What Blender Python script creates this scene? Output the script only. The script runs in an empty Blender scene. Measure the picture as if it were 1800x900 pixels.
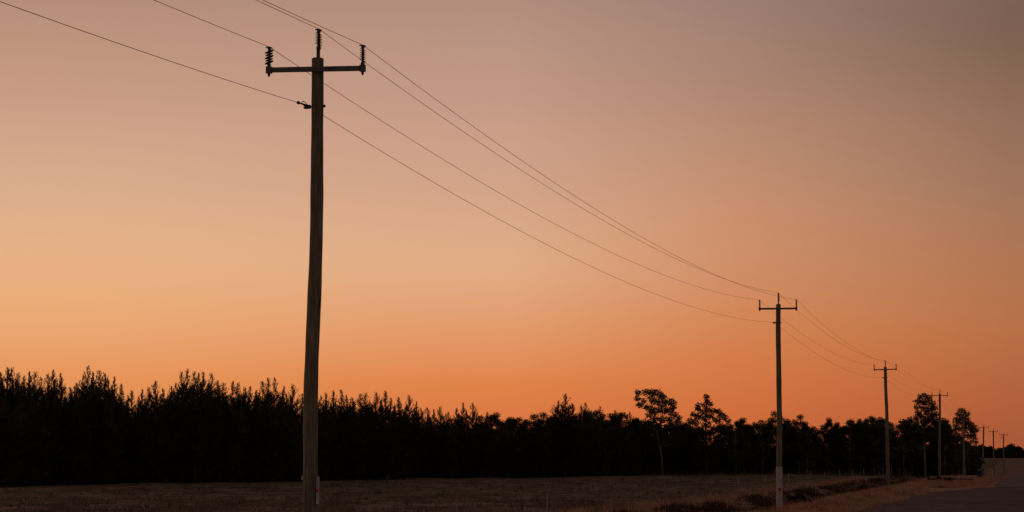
import bpy, math, random
import numpy as np
from mathutils import Vector, Matrix

# ------------------------------------------------------------------ camera
S = bpy.context.scene
C = S.collection
F = 5000.0                      # focal length in pixels of the 1800 px wide photograph (100 mm lens)
HC = 2.75                       # camera height
PITCH = math.atan(347.0 / F)
cam_d = bpy.data.cameras.new('camera')
cam = bpy.data.objects.new('camera', cam_d)
C.objects.link(cam)
cam_d.sensor_width = 36.0
cam_d.lens = 100.0
cam_d.clip_start = 0.5
cam_d.clip_end = 30000.0
cam.location = (0, 0, HC)
cam.rotation_euler = (math.radians(90) + PITCH, 0, 0)
S.camera = cam

# ------------------------------------------------------------------ sky and light
SUN_EL = math.radians(3.0)
SUN_AZ = math.radians(-32.0)     # left of the view, behind the trees
world = bpy.data.worlds.new('World')
S.world = world
world.use_nodes = True
wn, wl = world.node_tree.nodes, world.node_tree.links
wn.clear()

def srgb(c):
    out = []
    for v in c:
        v = v / 255.0
        out.append(v / 12.92 if v <= 0.04045 else ((v + 0.055) / 1.055) ** 2.4)
    return out

UP = [(12.5, (144, 116, 106)), (20, (100, 82, 76)), (35, (58, 52, 52)), (60, (42, 40, 44)), (90, (38, 37, 42))]
RAMPS = [
 (-9.6, [(0, (224, 132, 72)), (.9, (229, 142, 82)), (1.7, (231, 152, 94)), (2.23, (233, 163, 110)), (3.4, (231, 174, 127)), (5.08, (218, 172, 139)), (6.8, (201, 158, 133)), (8.05, (189, 147, 124)), (9.0, (177, 138, 120))]),
 (0.0, [(0, (212, 112, 60)), (.9, (219, 123, 69)), (1.66, (225, 138, 83)), (3.4, (225, 167, 126)), (4.18, (220, 170, 134)), (5.08, (212, 164, 136)), (6.8, (197, 154, 133)), (8.95, (176, 140, 125))]),
 (4.6, [(0, (201, 103, 58)), (1.22, (209, 114, 64)), (2.3, (211, 128, 79)), (3.4, (207, 139, 98)), (5.1, (197, 142, 111)), (7, (176, 134, 112)), (8.95, (156, 124, 112))]),
 (10.0, [(0, (165, 86, 54)), (.88, (176, 95, 58)), (1.7, (181, 104, 64)), (2.71, (182, 114, 73)), (5.08, (162, 116, 90)), (7, (142, 106, 86)), (8.95, (122, 95, 82))]),
]
def wnode(t, **k):
    n = wn.new(t)
    for a, b in k.items():
        setattr(n, a, b)
    return n
def wmath(op, a, b=None, clamp=False):
    n = wnode('ShaderNodeMath', operation=op, use_clamp=clamp)
    for i, v in enumerate((a, b)):
        if v is None:
            continue
        if isinstance(v, (int, float)):
            n.inputs[i].default_value = v
        else:
            wl.new(v, n.inputs[i])
    return n.outputs[0]
tc = wnode('ShaderNodeTexCoord')
sep = wnode('ShaderNodeSeparateXYZ')
wl.new(tc.outputs['Generated'], sep.inputs[0])
el = wmath('DIVIDE', wmath('ARCSINE', sep.outputs['Z']), math.pi / 2)       # 0 at the horizon, 1 overhead
az = wmath('MULTIPLY', wmath('ARCTAN2', sep.outputs['X'], sep.outputs['Y']), 180 / math.pi)
ramp_out = []
for a, stops in RAMPS:
    n = wnode('ShaderNodeValToRGB')
    n.color_ramp.interpolation = 'B_SPLINE' if False else 'CARDINAL'
    allst = stops + UP
    n.color_ramp.elements[0].position = allst[0][0] / 90
    n.color_ramp.elements[0].color = srgb(allst[0][1]) + [1]
    n.color_ramp.elements[1].position = allst[-1][0] / 90
    n.color_ramp.elements[1].color = srgb(allst[-1][1]) + [1]
    for e, c in allst[1:-1]:
        x = n.color_ramp.elements.new(e / 90)
        x.color = srgb(c) + [1]
    wl.new(el, n.inputs[0])
    ramp_out.append((a, n.outputs[0]))
def wmix(f, a, b):
    n = wnode('ShaderNodeMix', data_type='RGBA')
    wl.new(f, n.inputs[0])
    for v, i in ((a, 6), (b, 7)):
        if isinstance(v, (list, tuple)):
            n.inputs[i].default_value = v
        else:
            wl.new(v, n.inputs[i])
    return n.outputs[2]
cur = ramp_out[0][1]
for i in range(1, 4):
    a0, a1 = ramp_out[i - 1][0], ramp_out[i][0]
    mr = wnode('ShaderNodeMapRange', clamp=True, interpolation_type='SMOOTHSTEP' if i == 1 else 'LINEAR')
    wl.new(az, mr.inputs[0])
    mr.inputs[1].default_value = a0
    mr.inputs[2].default_value = a1
    cur = wmix(mr.outputs[0], cur, ramp_out[i][1])
# the dusk glow dies away towards the side of the sky opposite the sunset
mr = wnode('ShaderNodeMapRange', clamp=True, interpolation_type='SMOOTHSTEP')
wl.new(wmath('ABSOLUTE', wmath('ADD', az, 20.0)), mr.inputs[0])
mr.inputs[1].default_value = 45
mr.inputs[2].default_value = 120
cur = wmix(mr.outputs[0], cur, srgb((92, 78, 74)) + [1])
bg = wnode('ShaderNodeBackground')
wl.new(cur, bg.inputs[0])
bg.inputs[1].default_value = 1.0
sky = wnode('ShaderNodeTexSky', sky_type='NISHITA', sun_disc=False)
sky.sun_elevation = math.radians(1.0)
sky.sun_rotation = SUN_AZ
sky.dust_density = 4.0
bg2 = wnode('ShaderNodeBackground')
wl.new(sky.outputs[0], bg2.inputs[0])
bg2.inputs[1].default_value = 0.006
addn = wnode('ShaderNodeAddShader')
wl.new(bg.outputs[0], addn.inputs[0])
wl.new(bg2.outputs[0], addn.inputs[1])
wout = wnode('ShaderNodeOutputWorld')
wl.new(addn.outputs[0], wout.inputs[0])

sun_d = bpy.data.lights.new('sun', 'SUN')
sun_d.energy = 0.22
sun_d.angle = math.radians(10)
sun_d.color = (1.0, 0.55, 0.28)
sun = bpy.data.objects.new('sun', sun_d)
C.objects.link(sun)
sd = Vector((math.sin(SUN_AZ) * math.cos(SUN_EL), math.cos(SUN_AZ) * math.cos(SUN_EL), math.sin(SUN_EL)))
sun.rotation_euler = sd.to_track_quat('Z', 'Y').to_euler()

S.view_settings.view_transform = 'Standard'
S.view_settings.look = 'None'
S.view_settings.exposure = 0.0
S.view_settings.gamma = 1.0
S.view_settings.use_curve_mapping = False
S.render.engine = 'CYCLES'
S.cycles.use_denoising = True
S.cycles.max_bounces = 5
S.cycles.filter_width = 1.5

# ------------------------------------------------------------------ helpers
CT, ST = math.cos(PITCH), math.sin(PITCH)
def cam_depth(Y, z):
    return Y * CT + (z - HC) * ST
def X_at(px, Y, z):
    return (px - 900.0) / F * cam_depth(Y, z)
def at_px(px, py, Y):
    """world point seen at pixel (px,py) of the 1800x900 photograph at distance Y"""
    dx, dy = (px - 900.0) / F, (450.0 - py) / F
    d = Vector((dx, CT - dy * ST, ST + dy * CT))
    k = Y / d.y
    return Vector((d.x * k, Y, HC + d.z * k))

def link_mesh(name, v, f, mat=None, parent=None, smooth=False):
    me = bpy.data.meshes.new(name)
    if isinstance(v, np.ndarray):
        k = f.shape[1]
        me.vertices.add(len(v)); me.vertices.foreach_set('co', v.astype(np.float32).ravel())
        me.loops.add(f.size); me.loops.foreach_set('vertex_index', f.astype(np.int32).ravel())
        me.polygons.add(len(f)); me.polygons.foreach_set('loop_start', np.arange(0, f.size, k, dtype=np.int32))
        me.update(calc_edges=True)
    else:
        me.from_pydata(v, [], f)
        me.update()
    if smooth:
        me.polygons.foreach_set('use_smooth', [True] * len(me.polygons))
    if mat:
        me.materials.append(mat)
    o = bpy.data.objects.new(name, me)
    C.objects.link(o)
    if parent:
        o.parent = parent
    return o

class MB:
    def __init__(self):
        self.v, self.f = [], []
    def box(self, c, s, rot=None):
        b = len(self.v)
        for dx in (-.5, .5):
            for dy in (-.5, .5):
                for dz in (-.5, .5):
                    p = Vector((dx * s[0], dy * s[1], dz * s[2]))
                    if rot:
                        p = rot @ p
                    self.v.append(tuple(Vector(c) + p))
        for q in ((0, 1, 3, 2), (4, 6, 7, 5), (0, 4, 5, 1), (2, 3, 7, 6), (0, 2, 6, 4), (1, 5, 7, 3)):
            self.f.append(tuple(b + i for i in q))
    def tube(self, pts, rad, n=8, cap=True):
        pts = [Vector(p) for p in pts]
        if isinstance(rad, (int, float)):
            rad = [rad] * len(pts)
        base = len(self.v)
        ref = None
        for i, p in enumerate(pts):
            t = (pts[min(i + 1, len(pts) - 1)] - pts[max(i - 1, 0)]).normalized()
            if ref is None:
                ref = Vector((1, 0, 0)) if abs(t.x) < .8 else Vector((0, 1, 0))
            a = (ref - t * ref.dot(t)).normalized()
            ref = a
            b = t.cross(a)
            for k in range(n):
                an = 2 * math.pi * k / n
                self.v.append(tuple(p + (a * math.cos(an) + b * math.sin(an)) * rad[i]))
        for i in range(len(pts) - 1):
            for k in range(n):
                k2 = (k + 1) % n
                self.f.append((base + i * n + k, base + i * n + k2, base + (i + 1) * n + k2, base + (i + 1) * n + k))
        if cap:
            self.f.append(tuple(base + k for k in range(n))[::-1])
            self.f.append(tuple(base + (len(pts) - 1) * n + k for k in range(n)))
    def lathe(self, prof, n=16, m=None):
        """prof: (radius, z) pairs; m: matrix"""
        base = len(self.v)
        for r, z in prof:
            for k in range(n):
                an = 2 * math.pi * k / n
                p = Vector((r * math.cos(an), r * math.sin(an), z))
                self.v.append(tuple(m @ p if m else p))
        for i in range(len(prof) - 1):
            for k in range(n):
                k2 = (k + 1) % n
                self.f.append((base + i * n + k, base + i * n + k2, base + (i + 1) * n + k2, base + (i + 1) * n + k))
        self.f.append(tuple(base + k for k in range(n))[::-1])
        self.f.append(tuple(base + (len(prof) - 1) * n + k for k in range(n)))
    def build(self, name, mat, parent=None, smooth=False):
        return link_mesh(name, self.v, self.f, mat, parent, smooth)

def tag(o, label=None, cat=None, group=None, kind=None):
    if label: o['label'] = label
    if cat: o['category'] = cat
    if group: o['group'] = group
    if kind: o['kind'] = kind
    return o
def empty(name, loc=(0, 0, 0), rz=0.0):
    o = bpy.data.objects.new(name, None)
    o.empty_display_size = .3
    C.objects.link(o)
    o.location = loc
    o.rotation_euler = (0, 0, rz)
    return o

# ------------------------------------------------------------------ materials
def material(name, rough=0.8, spec=0.3):
    m = bpy.data.materials.new(name)
    m.use_nodes = True
    p = m.node_tree.nodes['Principled BSDF']
    p.inputs['Roughness'].default_value = rough
    p.inputs['Specular IOR Level'].default_value = spec
    return m, m.node_tree.nodes, m.node_tree.links, p
def nnoise(nt, ln, coord, scale, detail=4, rough=.55, mapping=None):
    if mapping:
        mp = nt.new('ShaderNodeMapping')
        mp.inputs['Scale'].default_value = mapping
        ln.new(coord, mp.inputs[0])
        coord = mp.outputs[0]
    n = nt.new('ShaderNodeTexNoise')
    n.inputs['Scale'].default_value = scale
    n.inputs['Detail'].default_value = detail
    n.inputs['Roughness'].default_value = rough
    ln.new(coord, n.inputs['Vector'])
    return n.outputs['Fac']
def nramp(nt, ln, fac, stops):
    r = nt.new('ShaderNodeValToRGB')
    e = r.color_ramp.elements
    e[0].position, e[0].color = stops[0][0], (*stops[0][1], 1)
    e[1].position, e[1].color = stops[-1][0], (*stops[-1][1], 1)
    for p, c in stops[1:-1]:
        x = e.new(p); x.color = (*c, 1)
    ln.new(fac, r.inputs[0])
    return r.outputs[0]
def nmix(nt, ln, f, a, b, mode='MIX'):
    n = nt.new('ShaderNodeMix'); n.data_type = 'RGBA'; n.blend_type = mode
    for v, i in ((f, 0), (a, 6), (b, 7)):
        if isinstance(v, (int, float)): n.inputs[i].default_value = v
        elif isinstance(v, (tuple, list)): n.inputs[i].default_value = (*v, 1)
        else: ln.new(v, n.inputs[i])
    return n.outputs[2]
def nbump(nt, ln, h, p, strength=.4, dist=.02):
    b = nt.new('ShaderNodeBump')
    b.inputs['Strength'].default_value = strength
    b.inputs['Distance'].default_value = dist
    ln.new(h, b.inputs['Height'])
    ln.new(b.outputs[0], p.inputs['Normal'])
def simple_mat(name, stops, scale=5, rough=.8, spec=.3, mapping=None, metallic=0, bump=0, detail=4, per_object=0.0):
    m, nt, ln, p = material(name, rough, spec)
    t = nt.new('ShaderNodeTexCoord')
    f = nnoise(nt, ln, t.outputs['Object'], scale, detail, mapping=mapping)
    c = nramp(nt, ln, f, stops)
    if per_object:
        oi = nt.new('ShaderNodeObjectInfo')
        mr = nt.new('ShaderNodeMapRange')
        mr.inputs[3].default_value = 1 - per_object
        mr.inputs[4].default_value = 1 + per_object
        ln.new(oi.outputs['Random'], mr.inputs[0])
        v = nt.new('ShaderNodeVectorMath'); v.operation = 'SCALE'
        ln.new(c, v.inputs[0]); ln.new(mr.outputs[0], v.inputs['Scale'])
        c = v.outputs[0]
    ln.new(c, p.inputs['Base Color'])
    p.inputs['Metallic'].default_value = metallic
    if bump:
        nbump(nt, ln, f, p, bump)
    return m

def timber_mat():
    m, nt, ln, p = material('weathered_timber', .85, .2)
    t = nt.new('ShaderNodeTexCoord')
    grain = nnoise(nt, ln, t.outputs['Object'], 5, 6, .65, (7, 7, .35))
    blot = nnoise(nt, ln, t.outputs['Object'], 1.4, 3, .5, (1, 1, .5))
    c = nramp(nt, ln, grain, [(.3, (.11, .095, .07)), (.5, (.25, .225, .175)), (.7, (.4, .365, .29))])
    c2 = nramp(nt, ln, blot, [(.35, (.7, .75, .62)), (.65, (1.1, 1, .92))])
    c = nmix(nt, ln, 1.0, c, c2, 'MULTIPLY')
    kn = nnoise(nt, ln, t.outputs['Object'], 2.6, 1, .5, (1, 1, .6))
    c = nmix(nt, ln, nramp(nt, ln, kn, [(.7, (0, 0, 0)), (.74, (1, 1, 1))]), c, (.03, .024, .018))
    ln.new(c, p.inputs['Base Color'])
    nbump(nt, ln, grain, p, .6, .015)
    return m
M = {}
M['timber'] = timber_mat()
M['steel'] = simple_mat('galvanised_steel', [(.3, (.09, .085, .08)), (.7, (.2, .19, .175))], 8, .6, .4, bump=.1)
M['dark_steel'] = simple_mat('dark_steel', [(.3, (.05, .05, .05)), (.7, (.09, .085, .08))], 12, .6, .4)
M['polymer'] = simple_mat('grey_polymer', [(.3, (.07, .065, .065)), (.7, (.12, .11, .11))], 10, .5, .4)
M['conductor'] = simple_mat('conductor', [(.3, (.16, .14, .13)), (.7, (.24, .21, .19))], 3, .55, .4)
M['white_paint'] = simple_mat('white_paint', [(.25, (.3, .27, .27)), (.5, (.52, .49, .5)), (.8, (.7, .67, .68))], 6, .6, .3, (1, 1, .5), bump=.1)
M['red_reflector'] = simple_mat('red_reflector', [(.3, (.5, .02, .015)), (.7, (.65, .035, .02))], 20, .25, .6)
M['clear_reflector'] = simple_mat('clear_reflector', [(.3, (.75, .65, .5)), (.7, (.85, .8, .7))], 20, .15, .9)
M['post'] = simple_mat('fence_post_paint', [(.3, (.2, .185, .165)), (.7, (.4, .37, .33))], 6, .8, .2, (1, 1, .4), per_object=.25)
M['fence_wire'] = simple_mat('fence_wire', [(.3, (.12, .1, .09)), (.7, (.2, .18, .16))], 3, .6, .3)
M['bark'] = simple_mat('pale_bark', [(.3, (.11, .09, .07)), (.55, (.2, .17, .135)), (.75, (.29, .25, .2))], 3, .9, .1, (1, 1, .4), per_object=.3)
M['dark_bark'] = simple_mat('dark_bark', [(.3, (.06, .045, .035)), (.7, (.13, .1, .08))], 4, .9, .1, (1, 1, .3))
def leaf_mat(name, stops, trans=.25):
    m = simple_mat(name, stops, .55, .75, .12, per_object=.3, detail=5)
    p = m.node_tree.nodes['Principled BSDF']
    nt, ln = m.node_tree.nodes, m.node_tree.links
    tr = nt.new('ShaderNodeBsdfTranslucent')
    mx = nt.new('ShaderNodeMixShader')
    mx.inputs[0].default_value = trans
    src = p.inputs['Base Color'].links[0].from_socket
    ln.new(src, tr.inputs[0])
    out = nt['Material Output']
    ln.new(p.outputs[0], mx.inputs[1]); ln.new(tr.outputs[0], mx.inputs[2]); ln.new(mx.outputs[0], out.inputs[0])
    return m
M['conifer'] = leaf_mat('conifer_needles', [(.3, (.036, .036, .02)), (.5, (.062, .056, .032)), (.7, (.11, .085, .05))], .2)
M['gum'] = leaf_mat('gum_leaves', [(.3, (.035, .042, .02)), (.5, (.06, .06, .03)), (.7, (.095, .085, .045))], .15)
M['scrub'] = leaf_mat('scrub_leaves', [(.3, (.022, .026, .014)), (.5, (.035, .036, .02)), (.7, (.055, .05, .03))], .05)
M['verge_scrub'] = leaf_mat('verge_scrub', [(.3, (.04, .03, .018)), (.5, (.075, .052, .032)), (.7, (.12, .085, .055))], .1)
M['bin_blue'] = simple_mat('blue_plastic', [(.3, (.012, .02, .06)), (.7, (.018, .03, .085))], 5, .5, .4)
M['rubber'] = simple_mat('black_rubber', [(.3, (.02, .02, .02)), (.7, (.03, .03, .03))], 5, .8, .2)

# ------------------------------------------------------------------ ground
def sst(a, b, x):
    t = np.clip((x - a) / (b - a), 0, 1)
    return t * t * (3 - 2 * t)
LS, LO = 0.19, 13.3                         # pole line: X = LS*Y - LO
def road_edge(Y):
    return np.interp(Y, [-300, 60, 130, 200, 216, 232, 330, 420, 2500], [3.4, 3.4, 3.6, 4.6, 6.2, 8.2, 7.8, 7.6, 7.6])
ROAD_W = 10.5
rs = np.random.RandomState(5)
WAVES = [(rs.uniform(.25, 1.3), rs.uniform(0, 2 * np.pi), rs.uniform(0, 6.28), rs.uniform(.5, 1)) for _ in range(26)]
def gzn(X, Y, micro=True):
    X = np.asarray(X, float); Y = np.asarray(Y, float)
    u = X - (LS * Y - LO)
    right = sst(-28, -4, u)
    z = -3.0 * sst(300, 670, Y) * right
    z = z + 3.35 * sst(720, 1500, Y) * right + .35 * sst(720, 1500, Y) * (1 - right)
    if micro:
        w = np.zeros_like(X)
        for k, a, ph, am in WAVES:
            w = w + am / (1 + k) * np.sin(k * (np.cos(a) * X + np.sin(a) * Y * .6) + ph)
        re = road_edge(Y)
        off = sst(0, 2.0, np.maximum(re - u, u - re - ROAD_W))       # flat under the road
        near = 1 - sst(420, 600, Y)
        z = z + w * .030 * off * near
        # shallow roadside ditch and the spoil bank beside the road
        z = z - .38 * np.exp(-((u + 2.6) / 1.7) ** 2) * near * sst(70, 110, Y)
        z = z + .14 * np.exp(-((u - 1.6) / 1.1) ** 2) * near * off
    return z
def gz(X, Y):
    return float(gzn(X, Y))

xs = np.unique(np.concatenate([np.linspace(-6000, -400, 14), np.linspace(-400, -90, 20), np.arange(-90, 110, .8), np.linspace(110, 500, 60), np.linspace(500, 6000, 16)]))
ys = np.unique(np.concatenate([np.linspace(-300, 60, 30), np.arange(60, 440, 1.1), np.arange(440, 800, 6), np.linspace(800, 2000, 60), np.linspace(2000, 20000, 16)]))
GX, GY = np.meshgrid(xs, ys)
GZ = gzn(GX, GY)
nv = np.stack([GX.ravel(), GY.ravel(), GZ.ravel()], 1)
nx, ny = len(xs), len(ys)
ii = (np.arange(ny - 1)[:, None] * nx + np.arange(nx - 1)[None, :]).ravel()
gf = np.stack([ii, ii + 1, ii + 1 + nx, ii + nx], 1)

def ground_mat():
    m, nt, ln, p = material('paddock_soil_and_grass', .95, .05)
    g = nt.new('ShaderNodeNewGeometry')
    pos = g.outputs['Position']
    sp = nt.new('ShaderNodeSeparateXYZ'); ln.new(pos, sp.inputs[0])
    def ma(op, a, b=None):
        n = nt.new('ShaderNodeMath'); n.operation = op
        for i, v in enumerate((a, b)):
            if v is None: continue
            if isinstance(v, (int, float)): n.inputs[i].default_value = v
            else: ln.new(v, n.inputs[i])
        return n.outputs[0]
    def mr(v, a, b, c=0, d=1):
        n = nt.new('ShaderNodeMapRange'); n.interpolation_type = 'SMOOTHSTEP'
        ln.new(v, n.inputs[0])
        n.inputs[1].default_value, n.inputs[2].default_value, n.inputs[3].default_value, n.inputs[4].default_value = a, b, c, d
        return n.outputs[0]
    u = ma('SUBTRACT', sp.outputs['X'], ma('SUBTRACT', ma('MULTIPLY', sp.outputs['Y'], LS), LO))
    big = nnoise(nt, ln, pos, .045, 4, .6)
    mid = nnoise(nt, ln, pos, .35, 5, .65, (1, .35, 1))
    fine = nnoise(nt, ln, pos, 3.0, 4, .7)
    uw = ma('ADD', u, ma('MULTIPLY', ma('SUBTRACT', mid, .5), 9.0))
    yw = ma('ADD', sp.outputs['Y'], ma('MULTIPLY', ma('SUBTRACT', big, .5), 90))
    field = nramp(nt, ln, mid, [(.3, (.075, .055, .036)), (.45, (.18, .136, .092)), (.6, (.27, .2, .135)), (.75, (.34, .245, .17))])
    tint = nramp(nt, ln, big, [(.35, (.8, .92, .7)), (.6, (1.1, .98, .95))])
    field = nmix(nt, ln, 1.0, field, tint, 'MULTIPLY')
    dry = nramp(nt, ln, mid, [(.3, (.15, .085, .065)), (.5, (.3, .18, .14)), (.7, (.45, .28, .21))])
    c = nmix(nt, ln, mr(yw, 175, 150), field, nmix(nt, ln, mr(uw, -30, -12), nmix(nt, ln, .5, field, dry), dry))            # drier reddish grass on the near side
    c = nmix(nt, ln, mr(uw, -9.5, -6.5), c, dry)              # outside the fence
    ditch = nramp(nt, ln, fine, [(.3, (.045, .028, .02)), (.7, (.15, .09, .066))])
    big2 = nnoise(nt, ln, pos, .16, 3, .6)
    dm = ma('MULTIPLY', ma('MULTIPLY', mr(big2, .36, .52), ma('MULTIPLY', mr(uw, -5.4, -4.0), mr(uw, -.3, -1.6))), mr(sp.outputs['Y'], 430, 360))
    c = nmix(nt, ln, dm, c, ditch)
    bank = nramp(nt, ln, fine, [(.25, (.32, .16, .105)), (.5, (.55, .3, .21)), (.75, (.68, .44, .32))])
    c = nmix(nt, ln, ma('MULTIPLY', ma('MULTIPLY', mr(u, -1.0, .6), mr(sp.outputs['Y'], 520, 380)), .9), c, bank)
    c = nmix(nt, ln, 1.0, c, nramp(nt, ln, fine, [(.3, (.5, .48, .46)), (.5, (1, 1, 1)), (.7, (1.25, 1.22, 1.2))]), 'MULTIPLY')
    clod = nnoise(nt, ln, pos, 1.1, 3, .6, (1, .22, 1))
    c = nmix(nt, ln, 1.0, c, nramp(nt, ln, clod, [(.36, (.45, .42, .4)), (.46, (1, 1, 1))]), 'MULTIPLY')
    ln.new(c, p.inputs['Base Color'])
    nbump(nt, ln, mid, p, .8, .35)
    return m
gnd = link_mesh('ground', nv, gf, ground_mat(), smooth=True)
tag(gnd, kind='structure', label='dark dry paddock ground with short grass running to the horizon')

# road
def road_mat():
    m, nt, ln, p = material('asphalt', .85, .25)
    g = nt.new('ShaderNodeNewGeometry')
    pos = g.outputs['Position']
    a = nnoise(nt, ln, pos, 9, 5, .7)
    b = nnoise(nt, ln, pos, .25, 4, .6, (1, .3, 1))
    c = nramp(nt, ln, a, [(.3, (.075, .043, .04)), (.7, (.14, .082, .075))])
    c = nmix(nt, ln, 1.0, c, nramp(nt, ln, b, [(.35, (.68, .68, .68)), (.65, (1.3, 1.25, 1.22))]), 'MULTIPLY')
    d2 = nnoise(nt, ln, pos, 1.6, 5, .75, (1, .25, 1))
    c = nmix(nt, ln, 1.0, c, nramp(nt, ln, d2, [(.38, (.62, .6, .6)), (.5, (1, 1, 1)), (.66, (1.5, 1.45, 1.4))]), 'MULTIPLY')
    sp = nt.new('ShaderNodeSeparateXYZ'); ln.new(pos, sp.inputs[0])
    mr = nt.new('ShaderNodeMapRange'); mr.inputs[1].default_value = 229; mr.inputs[2].default_value = 231
    ln.new(sp.outputs['Y'], mr.inputs[0])
    c = nmix(nt, ln, mr.outputs[0], c, nmix(nt, ln, .6, c, (.2, .17, .17)))     # older, paler surface further on
    ln.new(c, p.inputs['Base Color'])
    nbump(nt, ln, a, p, .5, .01)
    return m
ry = np.concatenate([np.arange(-200, 60, 10), np.arange(60, 440, 1.5)])
rw = []
rr = np.random.RandomState(3)
jag = np.convolve(rr.normal(0, 1, len(ry) + 4), np.ones(5) / 5, 'valid') * .8
for i, y in enumerate(ry):
    e = float(road_edge(y)); L = LS * y - LO
    for t in np.linspace(0, 1, 9):
        u = e + t * ROAD_W + (jag[i] if t == 0 else 0)
        X = L + u
        rw.append((X, y, float(gzn(X, y, False)) + .02 + .09 * (1 - (2 * t - 1) ** 2)))
rv = np.array(rw)
n9 = 9
ii = (np.arange(len(ry) - 1)[:, None] * n9 + np.arange(n9 - 1)[None, :]).ravel()
road = link_mesh('road', rv, np.stack([ii, ii + 1, ii + 1 + n9, ii + n9], 1), road_mat(), smooth=True)
tag(road, kind='structure', label='dark country asphalt road running away along the power line')

# ------------------------------------------------------------------ power poles
ANG = math.atan(LS)
# px/py of timber top, px/py of base, distance, half arm length, kind
POLES = [
 dict(d=52.2, top=(558.5, 103), bx=546.5, r=(.108, .150), arm=.935),
 dict(d=138., top=(1368, 535), bx=1370.5, r=(.115, .145), arm=.935),
 dict(d=238., top=(1556, 645), bx=1562, r=(.125, .165), arm=.96),
 dict(d=347., top=(1652, 692), bx=1651.5, r=(.125, .165), arm=.98),
 dict(d=450., top=(1694, 723), bx=1694.5, r=(.125, .16), arm=.95),
 dict(d=549., top=(1729, 750), bx=1728, r=(.13, .16), arm=.98),
 dict(d=610., top=(1746, 757), bx=1747.5, r=(.13, .16), arm=1.0),
 dict(d=667., top=(1764, 763), bx=1764.5, r=(.13, .16), arm=.98),
]
POLE_LABELS = [
 'tallest timber power pole, nearest the camera, in the left half against the sky',
 'timber power pole with white painted foot and red reflector beside the fence',
 'timber power pole third along the line, standing on the verge near the road edge',
 'timber power pole fourth along the line, just right of the two tiered gum tree',
 'timber power pole in front of the last roadside gum, its head lost in the leaves',
 'small distant power pole just right of the last roadside gum, beside the blue bin',
 'small distant power pole, the middle one of the three beyond the road crest',
 'smallest and farthest power pole, nearest the right edge, with a short extra arm',
]
def insulator(mb, h, sheds, rs_, core, tilt, base_z=0.0, x=0.0, th=.006):
    mb.lathe([(core * 1.5, base_z), (core * 1.5, base_z + .05), (core, base_z + .055), (core * .8, base_z + h - .05), (core * 1.35, base_z + h - .045), (core * 1.35, base_z + h)], 12, Matrix.Translation((x, 0, 0)))
    for i in range(sheds):
        z = base_z + .085 + (h - .16) * i / (sheds - 1)
        m = Matrix.Translation((x, 0, z)) @ Matrix.Rotation(tilt, 4, 'Y')
        r = rs_ * (1 if i % 2 == 0 else .86)
        mb.lathe([(core * .9, .014), (core * 1.2, .012), (r, th * .5), (r, -th * .5), (core * 1.1, -.006)], 18, m)

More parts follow.
